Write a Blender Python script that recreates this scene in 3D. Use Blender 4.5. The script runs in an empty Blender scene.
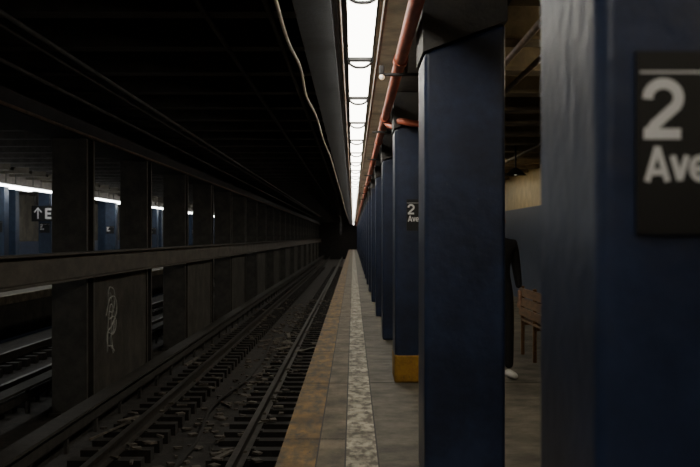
import bpy, bmesh, math, random
from mathutils import Vector
random.seed(4)
scene=bpy.context.scene
COL=scene.collection
CH=1.47
TB=-1.1   # track bed level

# ---------------------------------------------------------------- materials
def nodes(name):
    m=bpy.data.materials.new(name); m.use_nodes=True
    nt=m.node_tree; b=nt.nodes['Principled BSDF']
    return m,nt,b
def mat(name,c1,c2=None,scale=6,rough=.7,metal=0,bump=.15,bscale=40,lo=.4,hi=.62,stretch=(1,1,1),stain=0,sscale=1.3,chip=None,cth=.63,cscale=26,cstretch=(1,1,.35)):
    m,nt,b=nodes(name)
    c2=c2 or tuple(x*.6 for x in c1)
    tc=nt.nodes.new('ShaderNodeTexCoord'); mp=nt.nodes.new('ShaderNodeMapping')
    mp.inputs['Scale'].default_value=stretch
    nt.links.new(tc.outputs['Object'],mp.inputs[0])
    n=nt.nodes.new('ShaderNodeTexNoise'); n.inputs['Scale'].default_value=scale; n.inputs['Detail'].default_value=8; n.inputs['Roughness'].default_value=.65
    nt.links.new(mp.outputs[0],n.inputs['Vector'])
    r=nt.nodes.new('ShaderNodeValToRGB'); e=r.color_ramp.elements
    e[0].position=lo; e[0].color=(*c2,1); e[1].position=hi; e[1].color=(*c1,1)
    nt.links.new(n.outputs['Fac'],r.inputs[0])
    out=r.outputs[0]
    if stain:
        n3=nt.nodes.new('ShaderNodeTexNoise'); n3.inputs['Scale'].default_value=sscale; n3.inputs['Detail'].default_value=10; n3.inputs['Roughness'].default_value=.7
        nt.links.new(tc.outputs['Object'],n3.inputs['Vector'])
        r3=nt.nodes.new('ShaderNodeValToRGB'); q=r3.color_ramp.elements
        q[0].position=.38; q[0].color=(1-stain,1-stain,1-stain*1.05,1); q[1].position=.6; q[1].color=(1,1,1,1)
        nt.links.new(n3.outputs['Fac'],r3.inputs[0])
        mx=nt.nodes.new('ShaderNodeMix'); mx.data_type='RGBA'; mx.blend_type='MULTIPLY'; mx.inputs[0].default_value=1
        nt.links.new(out,mx.inputs[6]); nt.links.new(r3.outputs[0],mx.inputs[7]); out=mx.outputs[2]
    if chip:
        mp4=nt.nodes.new('ShaderNodeMapping'); mp4.inputs['Scale'].default_value=cstretch; nt.links.new(tc.outputs['Object'],mp4.inputs[0])
        n4=nt.nodes.new('ShaderNodeTexNoise'); n4.inputs['Scale'].default_value=cscale; n4.inputs['Detail'].default_value=7; n4.inputs['Roughness'].default_value=.75
        nt.links.new(mp4.outputs[0],n4.inputs['Vector'])
        r4=nt.nodes.new('ShaderNodeValToRGB'); q=r4.color_ramp.elements
        q[0].position=cth; q[0].color=(0,0,0,1); q[1].position=cth+.07; q[1].color=(1,1,1,1)
        nt.links.new(n4.outputs['Fac'],r4.inputs[0])
        mx=nt.nodes.new('ShaderNodeMix'); mx.data_type='RGBA'
        nt.links.new(r4.outputs[0],mx.inputs[0]); nt.links.new(out,mx.inputs[6]); mx.inputs[7].default_value=(*chip,1); out=mx.outputs[2]
    nt.links.new(out,b.inputs['Base Color'])
    b.inputs['Roughness'].default_value=rough; b.inputs['Metallic'].default_value=metal
    if bump:
        n2=nt.nodes.new('ShaderNodeTexNoise'); n2.inputs['Scale'].default_value=bscale; n2.inputs['Detail'].default_value=5
        nt.links.new(tc.outputs['Object'],n2.inputs['Vector'])
        bp=nt.nodes.new('ShaderNodeBump'); bp.inputs['Strength'].default_value=bump; bp.inputs['Distance'].default_value=.02
        nt.links.new(n2.outputs['Fac'],bp.inputs['Height']); nt.links.new(bp.outputs[0],b.inputs['Normal'])
    return m
def emis(name,c,s):
    m,nt,b=nodes(name)
    b.inputs['Base Color'].default_value=(.8,.8,.8,1)
    b.inputs['Emission Color'].default_value=(*c,1); b.inputs['Emission Strength'].default_value=s
    return m
M_blue=mat('navy_gloss_paint',(.022,.036,.088),(.014,.023,.057),scale=3,rough=.34,bump=.18,bscale=16,stain=.4,sscale=2.4,chip=(.075,.08,.095))
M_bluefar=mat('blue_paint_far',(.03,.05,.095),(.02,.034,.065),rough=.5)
M_yel=mat('yellow_paint',(.50,.27,.02),(.33,.16,.015),scale=9,rough=.6,stain=.4,chip=(.09,.07,.05),cth=.6)
M_conc=mat('platform_concrete',(.22,.195,.145),(.08,.07,.052),scale=3.5,rough=.68,bump=.3,bscale=60,lo=.35,hi=.7,stain=.62,sscale=1.6,chip=(.30,.27,.21),cth=.66,cscale=9,cstretch=(1,1,1))
M_edge=mat('worn_yellow_edge',(.33,.19,.045),(.115,.085,.048),scale=5,rough=.70,bump=.3,lo=.38,hi=.60,stretch=(2.2,.5,1),stain=.6,sscale=2.2,chip=(.07,.058,.042),cth=.56,cscale=7,cstretch=(1.6,.5,1))
M_slab=mat('edge_slab_concrete',(.25,.205,.135),(.11,.09,.06),scale=4,rough=.72,bump=.3,lo=.35,hi=.65,stretch=(1.5,.6,1),stain=.5,sscale=2)
M_white=mat('worn_white_paint',(.60,.55,.42),(.15,.13,.095),scale=6,rough=.66,bump=.3,lo=.42,hi=.56,stretch=(2,.8,1),stain=.6,sscale=2)
M_joint=mat('dark_joint',(.03,.025,.02))
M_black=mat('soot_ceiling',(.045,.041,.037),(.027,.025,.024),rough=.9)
M_beam=mat('soot_steel_beam',(.066,.061,.056),(.038,.036,.034),rough=.7)
M_eg=mat('edge_girder_steel',(.020,.023,.029),(.012,.014,.018),rough=.7)
M_gird=mat('brown_girder',(.085,.07,.056),(.045,.038,.032),rough=.75)
M_haunch=mat('haunch_steel',(.05,.046,.042),(.03,.03,.032),rough=.7)
M_col=mat('grimy_column',(.056,.050,.040),(.031,.028,.023),scale=4,rough=.65)
M_beamr=mat('grimy_barrier',(.10,.086,.066),(.055,.047,.036),scale=4,rough=.7,stretch=(1,.4,1))
M_panel=mat('grimy_wall',(.075,.066,.050),(.040,.036,.028),scale=2.5,rough=.85,bump=.3,stain=.45)
M_bed=mat('track_bed',(.036,.031,.025),(.015,.013,.011),scale=5,rough=.9,bump=.6,bscale=30)
M_tie=mat('timber_tie',(.024,.020,.016),(.013,.011,.009),scale=12,rough=.9)
M_rail=mat('rail_steel',(.085,.075,.064),(.045,.04,.032),rough=.5,metal=.6)
M_cover=mat('third_rail_cover',(.042,.037,.030),(.024,.021,.017),rough=.8)
M_orange=mat('red_oxide_pipe',(.52,.125,.06),(.33,.075,.04),scale=7,rough=.5,stretch=(1,.3,1))
M_cable=mat('pale_conduit',(.42,.35,.26),(.26,.21,.15),scale=10,rough=.6)
M_rust=mat('brown_conduit',(.22,.15,.10),(.11,.08,.055),rough=.6)
M_dark=mat('dark_metal',(.03,.03,.032),rough=.5)
M_sign=mat('sign_black',(.006,.006,.007),(.005,.005,.006),rough=.4,bump=0)
M_text=mat('sign_white',(.74,.74,.74),(.68,.68,.68),rough=.5,bump=0)
M_tube=emis('fluorescent_lens',(1.0,.945,.82),13)
M_tubef=emis('fluorescent_lens_far',(.96,.97,.93),17)
M_ref=mat('fixture_housing',(.25,.25,.25),(.18,.18,.18),rough=.5)
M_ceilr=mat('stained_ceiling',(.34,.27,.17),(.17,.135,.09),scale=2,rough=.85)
M_ceilf=mat('far_ceiling_lit_tone',(.13,.115,.088),(.07,.062,.05),scale=2,rough=.85)  # lighter base colour stands in for light on the far ceiling
M_tile=mat('cream_tile',(.62,.48,.20),(.46,.35,.14),scale=3,rough=.4,bump=.05)
M_wblue=mat('blue_tile',(.045,.065,.12),(.03,.045,.09),rough=.4)
M_wood=mat('bench_wood',(.24,.13,.06),(.13,.07,.03),scale=8,rough=.45,stretch=(4,.5,4))
M_cloth=mat('black_cloth',(.010,.010,.012),(.006,.006,.007),rough=.9)
M_skin=mat('skin',(.42,.24,.16),(.36,.20,.13),rough=.6,bump=0)
M_hair=mat('hair',(.012,.009,.007),rough=.7)
M_shoe=mat('white_shoe',(.7,.68,.64),(.6,.58,.54),rough=.5,bump=0)
M_graf=mat('spray_paint',(.50,.50,.46),(.32,.32,.29),rough=.8,bump=0)
M_trash=mat('litter',(.16,.14,.11),(.06,.05,.04),rough=.8)

# ---------------------------------------------------------------- helpers
def link(o,parent=None):
    COL.objects.link(o)
    if parent: o.parent=parent
    return o
def boxes(name,lst,mats,parent=None,bevel=0,loc=(0,0,0),seg=2):
    """lst of (x0,x1,y0,y1,z0,z1[,mi])"""
    bm=bmesh.new()
    for b in lst:
        x0,x1,y0,y1,z0,z1=b[:6]; mi=b[6] if len(b)>6 else 0
        v=[bm.verts.new(p) for p in [(x0,y0,z0),(x1,y0,z0),(x1,y1,z0),(x0,y1,z0),(x0,y0,z1),(x1,y0,z1),(x1,y1,z1),(x0,y1,z1)]]
        for f in [(0,3,2,1),(4,5,6,7),(0,1,5,4),(1,2,6,5),(2,3,7,6),(3,0,4,7)]:
            fc=bm.faces.new([v[i] for i in f]); fc.material_index=mi
    me=bpy.data.meshes.new(name); bm.to_mesh(me); bm.free()
    for m in (mats if isinstance(mats,list) else [mats]): me.materials.append(m)
    o=bpy.data.objects.new(name,me); o.location=loc; link(o,parent)
    if bevel:
        md=o.modifiers.new('bev','BEVEL'); md.width=bevel; md.segments=seg; md.limit_method='ANGLE'
    return o
def dup(o,loc,name=None):
    n=bpy.data.objects.new(name or o.name.split('.')[0],o.data); n.location=loc; link(n)
    for md in o.modifiers:
        if md.type=='BEVEL':
            k=n.modifiers.new('bev','BEVEL'); k.width=md.width; k.segments=md.segments; k.limit_method='ANGLE'
    for c in o.children:
        cc=bpy.data.objects.new(c.name.split('.')[0],c.data); cc.location=c.location; cc.rotation_euler=c.rotation_euler; link(cc,n)
    return n
def tube(name,paths,r,m,parent=None,smooth=True):
    cu=bpy.data.curves.new(name,'CURVE'); cu.dimensions='3D'; cu.bevel_depth=r; cu.bevel_resolution=3; cu.resolution_u=6
    for pts in paths:
        if smooth:
            s=cu.splines.new('BEZIER'); s.bezier_points.add(len(pts)-1)
            for bp,p in zip(s.bezier_points,pts):
                bp.co=p; bp.handle_left_type=bp.handle_right_type='AUTO'
        else:
            s=cu.splines.new('POLY'); s.points.add(len(pts)-1)
            for bp,p in zip(s.points,pts): bp.co=(*p,1)
    cu.use_fill_caps=True
    cu.materials.append(m)
    return link(bpy.data.objects.new(name,cu),parent)
def arc(cx,cy,rx,ry,a0,a1,n=14):
    return [(cx+rx*math.cos(math.radians(a0+(a1-a0)*i/n)),cy+ry*math.sin(math.radians(a0+(a1-a0)*i/n))) for i in range(n+1)]
GL={
 '2':([arc(.35,.68,.255,.235,185,-38)+[(.40,.40),(.20,.22),(.13,.10)],[(.03,.085),(.64,.085)],[(.045,.10),(.20,.10)]],.70),
 'A':([[(.075,0),(.36,.96)],[(.645,0),(.36,.96)],[(.17,.26),(.55,.26)]],.71),
 'v':([[(.07,.72),(.27,.04)],[(.47,.72),(.27,.04)]],.53),
 'e':([[(.08,.34),(.50,.36)]+arc(.29,.36,.215,.29,4,318)],.60),
 'E':([[(.1,0),(.1,1)],[(.1,.085),(.6,.085)],[(.1,.5),(.56,.5)],[(.1,.915),(.6,.915)]],.68),
}
def lettering(name,s,h,m,loc,parent,w=.17):
    bm=bmesh.new(); x=0; layer=0
    for ch in s:
        lines,adv=GL[ch]; hw=w/2
        for pl in lines:
            L=[];n=len(pl); layer+=1; yy=-.0001*layer
            for i,p in enumerate(pl):
                a=Vector(pl[max(0,i-1)]); b=Vector(pl[min(n-1,i+1)]); d=(b-a).normalized(); nn=Vector((-d.y,d.x))
                k=hw
                if 0<i<n-1:
                    d1=(Vector(p)-a).normalized(); c=max(.6,abs(d1.dot(d))); k=hw/c
                q=Vector(p)
                L.append((bm.verts.new(((x+q.x+nn.x*k)*h,yy,(q.y+nn.y*k)*h)),bm.verts.new(((x+q.x-nn.x*k)*h,yy,(q.y-nn.y*k)*h))))
            for i in range(n-1): bm.faces.new([L[i][0],L[i+1][0],L[i+1][1],L[i][1]])
        x+=adv
    me=bpy.data.meshes.new(name); bm.to_mesh(me); bm.free(); me.materials.append(m)
    o=bpy.data.objects.new(name,me); o.location=loc; return link(o,parent)

Y0,Y1=-8,128
# ---------------------------------------------------------------- platform shell
boxes('floor',[(-.5,-.24,Y0,Y1,-.30,0,0),(-.24,-.05,Y0,Y1,-.30,0,1),(-.05,.165,Y0,Y1,-.30,0,2),(.165,4.0,Y0,Y1,-.30,0,3)],[M_edge,M_slab,M_white,M_conc])
boxes('platform_edge_wall',[(-.42,4.0,Y0,Y1,TB,-.301)],[M_panel])
jl=[]
for x in (-.245,-.056,.162): jl.append((x,x+.010,Y0,Y1,-.004,.0015))
y=Y0+.7
while y<60:
    jl.append((-.5,-.05,y,y+.006,-.004,.0018)); y+=3.06
y=Y0+.7
while y<60:
    jl.append((.17,4.0,y,y+.01,-.004,.0018)); y+=4.6
boxes('trim_1',jl,[M_joint])
boxes('track_bed',[(-8.5,-.42,Y0,Y1,TB-.2,TB)],[M_bed])
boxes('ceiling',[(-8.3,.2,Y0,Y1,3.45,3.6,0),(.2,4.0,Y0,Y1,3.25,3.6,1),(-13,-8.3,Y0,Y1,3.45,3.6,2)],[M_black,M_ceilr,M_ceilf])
boxes('wall_right',[(4.0,4.2,Y0,Y1,TB,2.15,0),(4.0,4.2,Y0,Y1,2.15,3.6,1)],[M_wblue,M_tile])
boxes('wall_left',[(-13,-12.8,Y0,Y1,TB,1.3,0),(-13,-12.8,Y0,Y1,1.3,3.45,1)],[M_wblue,M_ceilf])
boxes('wall_back',[(-13,4.2,Y1,Y1+.2,TB,3.6)],[M_black])
boxes('wall_front',[(-13,4.2,Y0-.2,Y0,TB,3.6)],[M_panel])
tb=[]; y=Y0+1
while y<Y1:
    tb.append((-8.3,-.3,y,y+.25,3.17,3.45,0)); tb.append((-12.8,-8.3,y,y+.25,3.10,3.45,1)); y+=1.53
boxes('ceiling_beams_track',tb,[M_beam,M_ceilf])
tb=[]; y=Y0+1
while y<80:
    tb.append((.97,4.0,y,y+.22,2.98,3.25)); tb.append((.97,4.0,y-.06,y+.28,2.95,2.985)); y+=1.53
boxes('ceiling_beams_platform',tb,[M_ceilr])
tube('ceiling_conduits',[[(x,Y0,2.9),(x,80,2.9)] for x in (1.25,1.5,2.9)],.025,M_rust)
tube('track_ceiling_conduits',[[(x,Y0,3.13),(x,90,3.13)] for x in (-.62,-1.1,-2.6,-2.75,-3.3)],.022,M_beam,smooth=False)
boxes('platform_edge_girder',[(-.34,-.18,Y0,Y1,2.98,3.45),(-.38,-.14,Y0,Y1,2.94,2.98)],[M_eg])
boxes('column_line_girder',[(.50,.86,Y0,Y1,2.98,3.25),(.38,.98,Y0,Y1,2.93,2.98)],[M_gird])
# ---------------------------------------------------------------- blue columns
cw0,cw1=.422,.902; cd=.60
ZL,ZR=2.56,2.74
def column_mesh(name):
    bm=bmesh.new()
    v=[bm.verts.new(p) for p in [(cw0,0,0),(cw1,0,0),(cw1,cd,0),(cw0,cd,0),(cw0,0,ZL),(cw1,0,ZR),(cw1,cd,ZR),(cw0,cd,ZL)]]
    for f in [(0,3,2,1),(4,5,6,7),(0,1,5,4),(1,2,6,5),(2,3,7,6),(3,0,4,7)]: bm.faces.new([v[i] for i in f])
    me=bpy.data.meshes.new(name); bm.to_mesh(me); bm.free(); me.materials.append(M_blue); return me
cm=column_mesh('steel_column')
def haunch_mesh():
    bm=bmesh.new()
    P=[(cw0-.01,ZL+.002),(cw1+.01,ZR+.006),(cw1+.01,2.93),(cw0-.01,2.93)]
    a=[bm.verts.new((p[0],-.02,p[1])) for p in P]; b=[bm.verts.new((p[0],cd+.02,p[1])) for p in P]
    bm.faces.new(a); bm.faces.new(b[::-1])
    for i in range(4): bm.faces.new([a[i],b[i],b[(i+1)%4],a[(i+1)%4]])
    bmesh.ops.recalc_face_normals(bm,faces=bm.faces)
    me=bpy.data.meshes.new('haunch'); bm.to_mesh(me); bm.free(); me.materials.append(M_haunch); return me
hm=haunch_mesh()
def sign_at(x,y,z,s=.314):
    p=boxes('station_sign',[(0,s,0,.012,0,s,0),(.006,s-.006,-.001,.001,s-.038,s-.0345,1)],[M_sign,M_text],loc=(x,y-.014,z))
    lettering('route_number','2',.104,M_text,(.009,-.002,.163),p,w=.175)
    lettering('street_name','Ave',.062,M_text,(.013,-.002,.090),p,w=.17)
    return p
k=0; y=1.9-4.6
while y<Y1-2:
    o=bpy.data.objects.new('steel_column',cm); o.location=(0,y,0); link(o)
    md=o.modifiers.new('bev','BEVEL'); md.width=.028; md.segments=4
    h=bpy.data.objects.new('haunch',hm); link(h,o)
    if k==3:
        boxes('yellow_base',[(cw0-.004,cw1+.004,-.004,cd+.004,0,.285)],[M_yel],parent=o,bevel=.02)
    y+=4.6; k+=1
sign_at(.486,1.9,1.475)
sign_at(.54,11.1,1.535)
for yy in (20.3,29.5): sign_at(.53,yy,1.52)
first=None
for y in (1.9,6.5,11.1,38.7,43.3,47.9,52.5):
    if first is None: first=boxes('side_column',[(3.25,3.65,0,.45,0,2.93)],[M_blue],bevel=.02,loc=(0,y,0))
    else: dup(first,(0,y,0))
# ---------------------------------------------------------------- platform-edge fluorescent lights
LZ=2.87
fl=boxes('fluorescent_light',[(-.034,.144,.04,2.26,LZ,LZ+.045,0),(-.034,.144,.0,2.3,LZ+.045,LZ+.10,1)],[M_tube,M_ref])
tube('lamp_hanger',[[(-.04,-.035,LZ+.1),(-.035,-.035,LZ-.02),(.0,-.035,LZ-.055),(.055,-.035,LZ-.065),(.11,-.035,LZ-.055),(.145,-.035,LZ-.02),(.15,-.035,LZ+.1)]],.011,M_dark,parent=fl)
boxes('lamp_end_box',[(-.034,.144,-.065,.03,LZ-.012,LZ+.10)],[M_dark],parent=fl)
tube('lamp_stem',[[(.055,.3,LZ+.1),(.055,.3,3.45)],[(.055,2.,LZ+.1),(.055,2.,3.45)]],.012,M_dark,parent=fl,smooth=False)
yy=8.7-2.4*6; fl.location=(0,yy,0)
while yy<Y1-5:
    yy+=2.4; dup(fl,(0,yy,0))
tube('light_conduit',[[(-.085,Y0,LZ-.01),(-.085,Y1,LZ-.01)],[(.195,Y0,LZ-.01),(.195,Y1,LZ-.01)]],.013,M_rust)
# ---------------------------------------------------------------- orange pipe
PZ=2.77; PX=.35
pp=tube('sprinkler_pipe',[[(PX,Y0,PZ),(PX,Y1,PZ)]],.045,M_orange,smooth=False)
tube('branch',[[(PX,12.0,PZ-.0),(PX+.02,12.0,PZ-.05),(PX+.06,11.9,PZ-.10),(PX+.13,11.4,PZ-.12),(PX+.16,10.98,PZ-.15),(PX+.25,10.95,PZ-.17),(1.1,10.95,PZ-.19)]],.034,M_orange,parent=pp)
couple=[]
for yc in (5.2,8.1,12.0,15,19.5,25,31,38): couple.append([(PX,yc-.07,PZ),(PX,yc+.07,PZ)])
tube('couplings',couple,.055,M_orange,parent=pp,smooth=False)
hang=[]
for yc in (4,8.4,13,17.6,22.2,26.8,31.4,36): 
    hang.append([(PX-.12,yc,PZ-.06),(PX+.2,yc,PZ-.06)]); hang.append([(PX+.06,yc,PZ-.05),(PX+.06,yc,2.93)])
tube('pipe_hangers',hang,.013,M_dark,parent=pp,smooth=False)
bl=boxes('bulb_socket',[(.20,.24,8.38,8.42,2.71,2.78)],[M_dark],bevel=.01)
bm=bmesh.new(); bmesh.ops.create_uvsphere(bm,u_segments=16,v_segments=10,radius=.022)
me=bpy.data.meshes.new('bulb'); bm.to_mesh(me); bm.free(); me.materials.append(emis('bulb_glow',(1,.7,.4),.8))
b=bpy.data.objects.new('bulb',me); b.location=(.22,8.40,2.69); link(b,bl)
tube('hanging_cable',[[(-.50,3,2.92),(-.475,6.3,2.93),(-.475,8,2.90),(-.455,9.5,2.93),(-.47,11,2.89),(-.44,13,2.91),(-.43,16,2.88),(-.41,20,2.92),(-.40,26,2.89),(-.40,34,2.92),(-.40,50,2.89),(-.4,90,2.92)]],.013,M_cable)
# ---------------------------------------------------------------- centre column line between tracks
LX0,LX1=-4.30,-3.80
yk=1.9-4.6
lc=None
while yk<Y1-2:
    data=[(LX0,LX1,0,.09,TB,2.88),(LX0,LX1,.41,.50,TB,2.88),(LX0+.12,LX1-.12,.09,.41,TB,2.88),(LX0-.04,LX1+.04,-.04,.54,TB,TB+.06)]
    if lc is None: lc=boxes('tunnel_column',data,[M_col],bevel=.008,loc=(0,yk,0))
    else: dup(lc,(0,yk,0))
    yk+=4.6
boxes('centre_girder',[(-4.2,-3.9,Y0,Y1,2.93,3.45),(-4.32,-3.78,Y0,Y1,2.88,2.93)],[M_eg])
tube('girder_conduit',[[(-3.74,Y0,2.90),(-3.74,Y1,2.90)]],.020,M_rust,smooth=False)
boxes('barrier_beam',[(-3.795,-3.70,Y0,Y1,.93,1.24),(-3.80,-3.60,Y0,Y1,1.24,1.27),(-3.80,-3.62,Y0,Y1,.90,.93)],[M_beamr],bevel=.006)
for q in range(-2,12):
    a=1.9+4.6*(3+2*q)
    if a<Y0-2 or a>Y1-8: continue
    a0=max(a,Y0)
    pn=boxes('crash_wall',[(-4.1,-3.82,a0+.5,a+4.6,TB,.93),(-4.15,-3.76,a0+.5,a+4.6,TB,TB+.12)],[M_panel],bevel=.01)
    if q==0: gp=pn
gx=-3.812
def G(u,v): return (gx,17.35+.42*u,.15+.52*v)
tube('graffiti_tag',[[G(-.6,.5),G(-.5,.95),G(0,1),G(.5,.8),G(.3,.3),G(-.5,.2),G(.4,.1),G(.8,-.1),G(.4,-.4),G(-.6,-.3)],
 [G(-.7,-.9),G(-.5,.1),G(0,.5),G(.4,-.2),G(-.2,-.6),G(.5,-.95)],[G(-.9,.2),G(-.2,.7),G(.9,.4),G(.2,-.1),G(-.8,-.5),G(.2,-.8)],
 [G(-.2,.85),G(.1,.4),G(-.1,-.3),G(.3,-1)]],.012,M_graf,parent=gp)
# ---------------------------------------------------------------- tracks
def track(xc,name,third):
    rl=[]
    for s in (-.7175,.7175):
        x=xc+s
        rl+= [(x-.035,x+.035,Y0,Y1,TB+.26,TB+.30,0),(x-.01,x+.01,Y0,Y1,TB+.16,TB+.26,0),(x-.07,x+.07,Y0,Y1,TB+.145,TB+.16,0)]
    o=boxes(name,rl,[M_rail])
    t=[];y=Y0+.2
    while y<90:
        t.append((xc-1.15,xc-.35,y,y+.22,TB,TB+.145)); t.append((xc+.35,xc+1.15,y,y+.22,TB,TB+.145)); y+=.58
    boxes('ties',t,[M_tie],parent=o)
    boxes('plates',[ (xc+s-.11,xc+s+.11,Y0+.2+.58*n+.03,Y0+.2+.58*n+.19,TB+.145,TB+.158) for n in range(110) for s in (-.7175,.7175)],[M_cover],parent=o)
    x=third
    boxes('third_rail',[(x-.04,x+.04,Y0,Y1,TB+.2,TB+.32),(x-.12,x+.12,Y0,Y1,TB+.40,TB+.43)]+[(x-.02,x+.02,Y0+1.5*n,Y0+1.5*n+.1,TB,TB+.41) for n in range(70)],[M_cover],parent=o)
    return o
t1=track(-1.95,'railway_track',-3.40)
track(-6.1,'railway_track',-4.75)
tube('drain_pipe',[[(-2.1,9,TB+.05),(-1.9,13,TB+.08),(-2.05,16,TB+.1),(-1.85,20,TB+.06),(-2.0,28,TB+.05)]],.022,M_tie)
boxes('track_curb',[(-3.72,-3.6,Y0,Y1,TB,TB+.10)],[M_cover])
bm=bmesh.new()
for n in range(560):
    yy=random.uniform(6,42); xx=random.gauss(-1.75,.4) if n%3 else random.uniform(-3.2,-.7)
    L=random.choice([.06,.1,.15,.5 if n%9==0 else .12,1.3 if n%11==0 else .1]); W=random.uniform(.02,.11)
    a=random.uniform(-.5,.5) if L>.3 else random.uniform(0,3.1)
    r=bmesh.ops.create_cube(bm,size=1)['verts']
    for v in r:
        p=Vector((v.co.x*W*(1+random.uniform(-.3,.3)),v.co.y*L,v.co.z*.025+random.uniform(0,.01)))
        v.co=Vector((p.x*math.cos(a)-p.y*math.sin(a)+xx,p.x*math.sin(a)+p.y*math.cos(a)+yy,p.z+TB+.02+(.148 if abs(xx+1.95)>.3 else 0)))
me=bpy.data.meshes.new('litter'); bm.to_mesh(me); bm.free(); me.materials.append(M_trash)
link(bpy.data.objects.new('litter',me),t1)
# ---------------------------------------------------------------- far platform
boxes('floor_far_platform',[(-12.8,-8.6,Y0,Y1,-.2,0,0),(-8.75,-8.595,Y0,Y1,-.205,.003,1),(-12.8,-8.75,Y0,Y1,TB,-.2,2)],[M_conc,M_slab,M_panel])
fc=boxes('far_platform_column',[(-9.75,-9.35,0,.4,0,2.9)],[M_bluefar],bevel=.015,loc=(0,1.9,0))
for n in range(1,20):
    dup(fc,(0,1.9+4.6*n,0))
for n in range(5,16): sign_at(-9.7,1.9+4.6*n,1.6,.3)
f2=boxes('far_wall_column',[(-11.6,-11.1,0,.4,0,3.45)],[M_bluefar],bevel=.015,loc=(0,4,0))
for n in range(1,18): dup(f2,(0,4+4.6*n,0))
boxes('far_platform_girder',[(-9.8,-9.3,Y0,Y1,2.9,3.45)],[M_gird])
FZ=2.78
ff=boxes('far_fluorescent_light',[(-9.04,-8.94,0,2.25,FZ,FZ+.05,0),(-9.03,-8.95,-.03,2.28,FZ+.05,FZ+.08,1)],[M_tubef,M_ref])
tube('lamp_stem',[[(-8.99,.3,FZ+.08),(-8.99,.3,3.45)],[(-8.99,1.9,FZ+.08),(-8.99,1.9,3.45)]],.012,M_dark,parent=ff,smooth=False)
ff.location=(0,Y0+1,0)
for n in range(1,48): dup(ff,(0,Y0+1+2.4*n,0))
f3=boxes('far_aisle_light',[(-10.55,-10.45,0,2.25,2.95,3.01,0),(-10.53,-10.47,0,2.25,3.01,3.095,1)],[M_tubef,M_ref],loc=(0,6,0))
for n in range(1,12): dup(f3,(0,6+6.9*n,0))
hs=boxes('direction_sign',[(0,.75,0,.03,0,.48)],[M_sign],loc=(-9.88,33.8,1.95))
lettering('letter_e','E',.32,M_text,(.42,-.003,.08),hs,w=.2)
tube('arrow',[[(.2,-.004,.08),(.2,-.004,.4)],[(.09,-.004,.28),(.2,-.004,.41),(.31,-.004,.28)]],.02,M_text,parent=hs,smooth=False)
tube('sign_rods',[[(.1,.015,.48),(.1,.015,.95)],[(.55,.015,.48),(.55,.015,.95)]],.012,M_dark,parent=hs,smooth=False)
# ---------------------------------------------------------------- right area
def bench(x,y0,y1):
    L=[]
    for j in range(5): L.append((x+.02+j*.09,x+.095+j*.09,y0,y1,.43,.455))
    for j in range(3): L.append((x+.0,x+.022,y0,y1,.50+j*.12,.60+j*.12))
    n=4
    for q in range(n):
        yy=y0+(y1-y0-.05)*q/(n-1)
        L+=[(x+.022,x+.065,yy,yy+.05,0,.86),(x+.42,x+.47,yy,yy+.05,0,.43),(x+.065,x+.47,yy,yy+.05,.37,.43),(x+.06,x+.47,yy+.005,yy+.045,.62,.65),(x+.43,x+.47,yy+.005,yy+.045,.455,.62)]
    return boxes('wooden_bench',L,[M_wood],bevel=.006)
bench(2.08,11.0,13.8)
pl=tube('pendant_lamp',[[(2.66,18,2.58),(2.66,18,3.25)]],.016,M_dark,smooth=False)
bm=bmesh.new(); bmesh.ops.create_cone(bm,cap_ends=False,segments=24,radius1=.18,radius2=.04,depth=.12)
me=bpy.data.meshes.new('shade'); bm.to_mesh(me); bm.free(); me.materials.append(M_dark)
sh=bpy.data.objects.new('shade',me); sh.location=(2.66,18,2.54); link(sh,pl)
bm=bmesh.new(); bmesh.ops.create_uvsphere(bm,u_segments=16,v_segments=10,radius=.04)
me=bpy.data.meshes.new('bulb'); bm.to_mesh(me); bm.free(); me.materials.append(emis('pendant_glow',(1,.9,.7),.5))
sb=bpy.data.objects.new('bulb',me); sb.location=(2.66,18,2.52); link(sb,pl)
il=boxes('added_wall_wash_light',[(2.1,2.24,0,2.2,2.80,2.86,0),(2.13,2.21,-.03,2.23,2.86,2.95,1)],[emis('added_warm_lens',(1,.85,.58),11),M_ref],loc=(0,7.5,0))  # fixtures added out of sight behind the columns to light the right wall
for q in (-3,2,20.6,24.6,30): dup(il,(0,q,0))
# ---------------------------------------------------------------- person
def skin(name,verts,edges,m,parent=None,sub=2,root=0):
    me=bpy.data.meshes.new(name); me.from_pydata([v[:3] for v in verts],edges,[]); me.materials.append(m)
    o=bpy.data.objects.new(name,me); link(o,parent)
    o.modifiers.new('skin','SKIN')
    if not me.skin_vertices:
        bpy.context.view_layer.objects.active=o; bpy.ops.mesh.customdata_skin_add()
    for n,sv in enumerate(me.skin_vertices[0].data):
        r=verts[n][3]; sv.radius=(r if not isinstance(r,tuple) else r[0], r if not isinstance(r,tuple) else r[1]); sv.use_root=(n==root)
    o.modifiers[-1].use_smooth_shade=True
    md=o.modifiers.new('sub','SUBSURF'); md.levels=md.render_levels=sub
    return o
V=[(0,0,.95,(.15,.11)),(0,0,1.08,(.13,.10)),(0,-.01,1.25,(.155,.115)),(0,0,1.38,(.14,.09)),(0,.01,1.46,.065),(0,0,1.51,.055),
 (-.17,0,1.40,.06),(-.215,.02,1.15,.050),(-.225,-.03,.93,.036),
 (.17,0,1.40,.06),(.215,.02,1.15,.050),(.225,-.04,.93,.036),
 (-.09,0,.86,.095),(-.10,-.01,.50,.068),(-.11,.02,.30,.060),(-.11,.03,.09,.048),
 (.09,0,.86,.095),(.10,-.04,.50,.068),(.11,-.03,.30,.060),(.12,-.02,.09,.048)]
E=[(0,1),(1,2),(2,3),(3,4),(4,5),(3,6),(6,7),(7,8),(3,9),(9,10),(10,11),(0,12),(12,13),(13,14),(14,15),(0,16),(16,17),(17,18),(18,19)]
person=skin('person',V,E,M_cloth)
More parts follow.
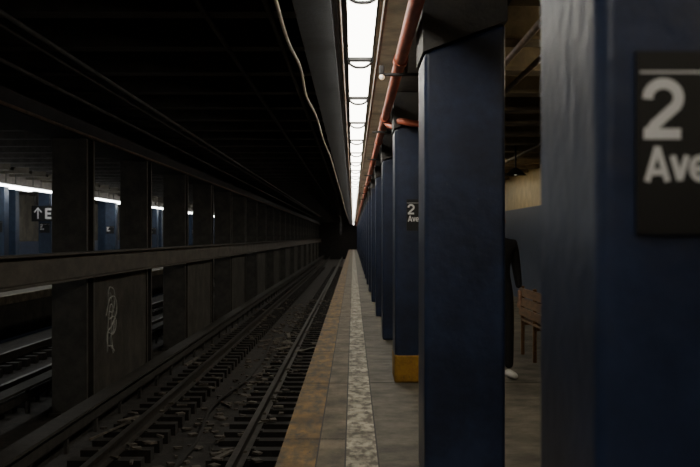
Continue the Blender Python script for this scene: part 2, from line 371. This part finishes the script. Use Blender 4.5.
skin('head',[(0,.01,1.48,.05),(0,0,1.55,.062),(0,-.012,1.60,(.072,.085)),(0,0,1.68,(.078,.095)),(0,.01,1.735,(.06,.07))],[(0,1),(1,2),(2,3),(3,4)],M_skin,parent=person)
def ball(name,loc,sc,m,parent):
    bm=bmesh.new(); bmesh.ops.create_uvsphere(bm,u_segments=16,v_segments=12,radius=1)
    for v in bm.verts: v.co=Vector((v.co.x*sc[0],v.co.y*sc[1],v.co.z*sc[2]))
    for f in bm.faces: f.smooth=True
    me=bpy.data.meshes.new(name); bm.to_mesh(me); bm.free(); me.materials.append(m)
    o=bpy.data.objects.new(name,me); o.location=loc; return link(o,parent)
ball('hair',(0,.03,1.69),(.088,.098,.095),M_hair,person)
for s in (-1,1):
    ball('eye',(s*.03,-.084,1.645),(.012,.008,.007),M_hair,person)
    ball('ear',(s*.078,.0,1.635),(.012,.02,.03),M_skin,person)
    bx_,by_,bz_=s*.226,-.035 if s<0 else -.045,.92
    hv=[(bx_,by_,bz_,.024),(bx_,by_-.005,bz_-.05,(.018,.036)),(bx_,by_-.008,bz_-.09,(.016,.038))]
    he=[(0,1),(1,2)]
    for q,(off,ln) in enumerate([(-.03,.07),(-.01,.08),(.01,.076),(.03,.06)]):
        b0=len(hv); hv+=[(bx_,by_-.008+off,bz_-.11,.0095),(bx_-s*.006,by_-.012+off,bz_-.11-ln*.5,.009),(bx_-s*.02,by_-.012+off,bz_-.11-ln,.007)]
        he+=[(2,b0),(b0,b0+1),(b0+1,b0+2)]
    b0=len(hv); hv+=[(bx_-s*.012,by_-.045,bz_-.06,.011),(bx_-s*.02,by_-.055,bz_-.10,.009)]; he+=[(1,b0),(b0,b0+1)]
    skin('hand',hv,he,M_skin,parent=person,sub=1)
    fy=.03 if s<0 else -.02
    skin('shoe',[(s*.115,fy+.04,.05,.045),(s*.118,fy-.05,.045,.045),(s*.125,fy-.15,.035,(.042,.033)),(s*.127,fy-.19,.03,(.03,.025))],[(0,1),(1,2),(2,3)],M_shoe,parent=person)
ball('nose',(0,-.098,1.615),(.012,.018,.022),M_skin,person)
ball('mouth',(0,-.083,1.575),(.024,.008,.006),mat('lips',(.3,.1,.08),bump=0),person)
person.location=(1.51,11.5,0); person.rotation_euler=(0,0,math.radians(12))
sg=boxes('tunnel_signal',[(-.85,-.70,70,70.15,1.6,2.4)],[M_dark],bevel=.01)
tube('signal_bracket',[[(-.78,70.1,2.4),(-.78,70.1,3.3)]],.03,M_dark,parent=sg)
# ---------------------------------------------------------------- camera
w=bpy.data.worlds.new('World'); scene.world=w; w.use_nodes=True
w.node_tree.nodes['Background'].inputs[0].default_value=(.5,.6,.8,1); w.node_tree.nodes['Background'].inputs[1].default_value=.005
cam=bpy.data.cameras.new('camera'); co=bpy.data.objects.new('camera',cam); link(co)
co.location=(0,0,CH); co.rotation_euler=(math.pi/2,0,0)
cam.lens=36*1100/700; cam.sensor_width=36; cam.shift_x=-3/700; cam.shift_y=3.5/700
cam.clip_start=.05; cam.clip_end=400
cam.dof.use_dof=True; cam.dof.focus_distance=11; cam.dof.aperture_fstop=4.5
scene.camera=co
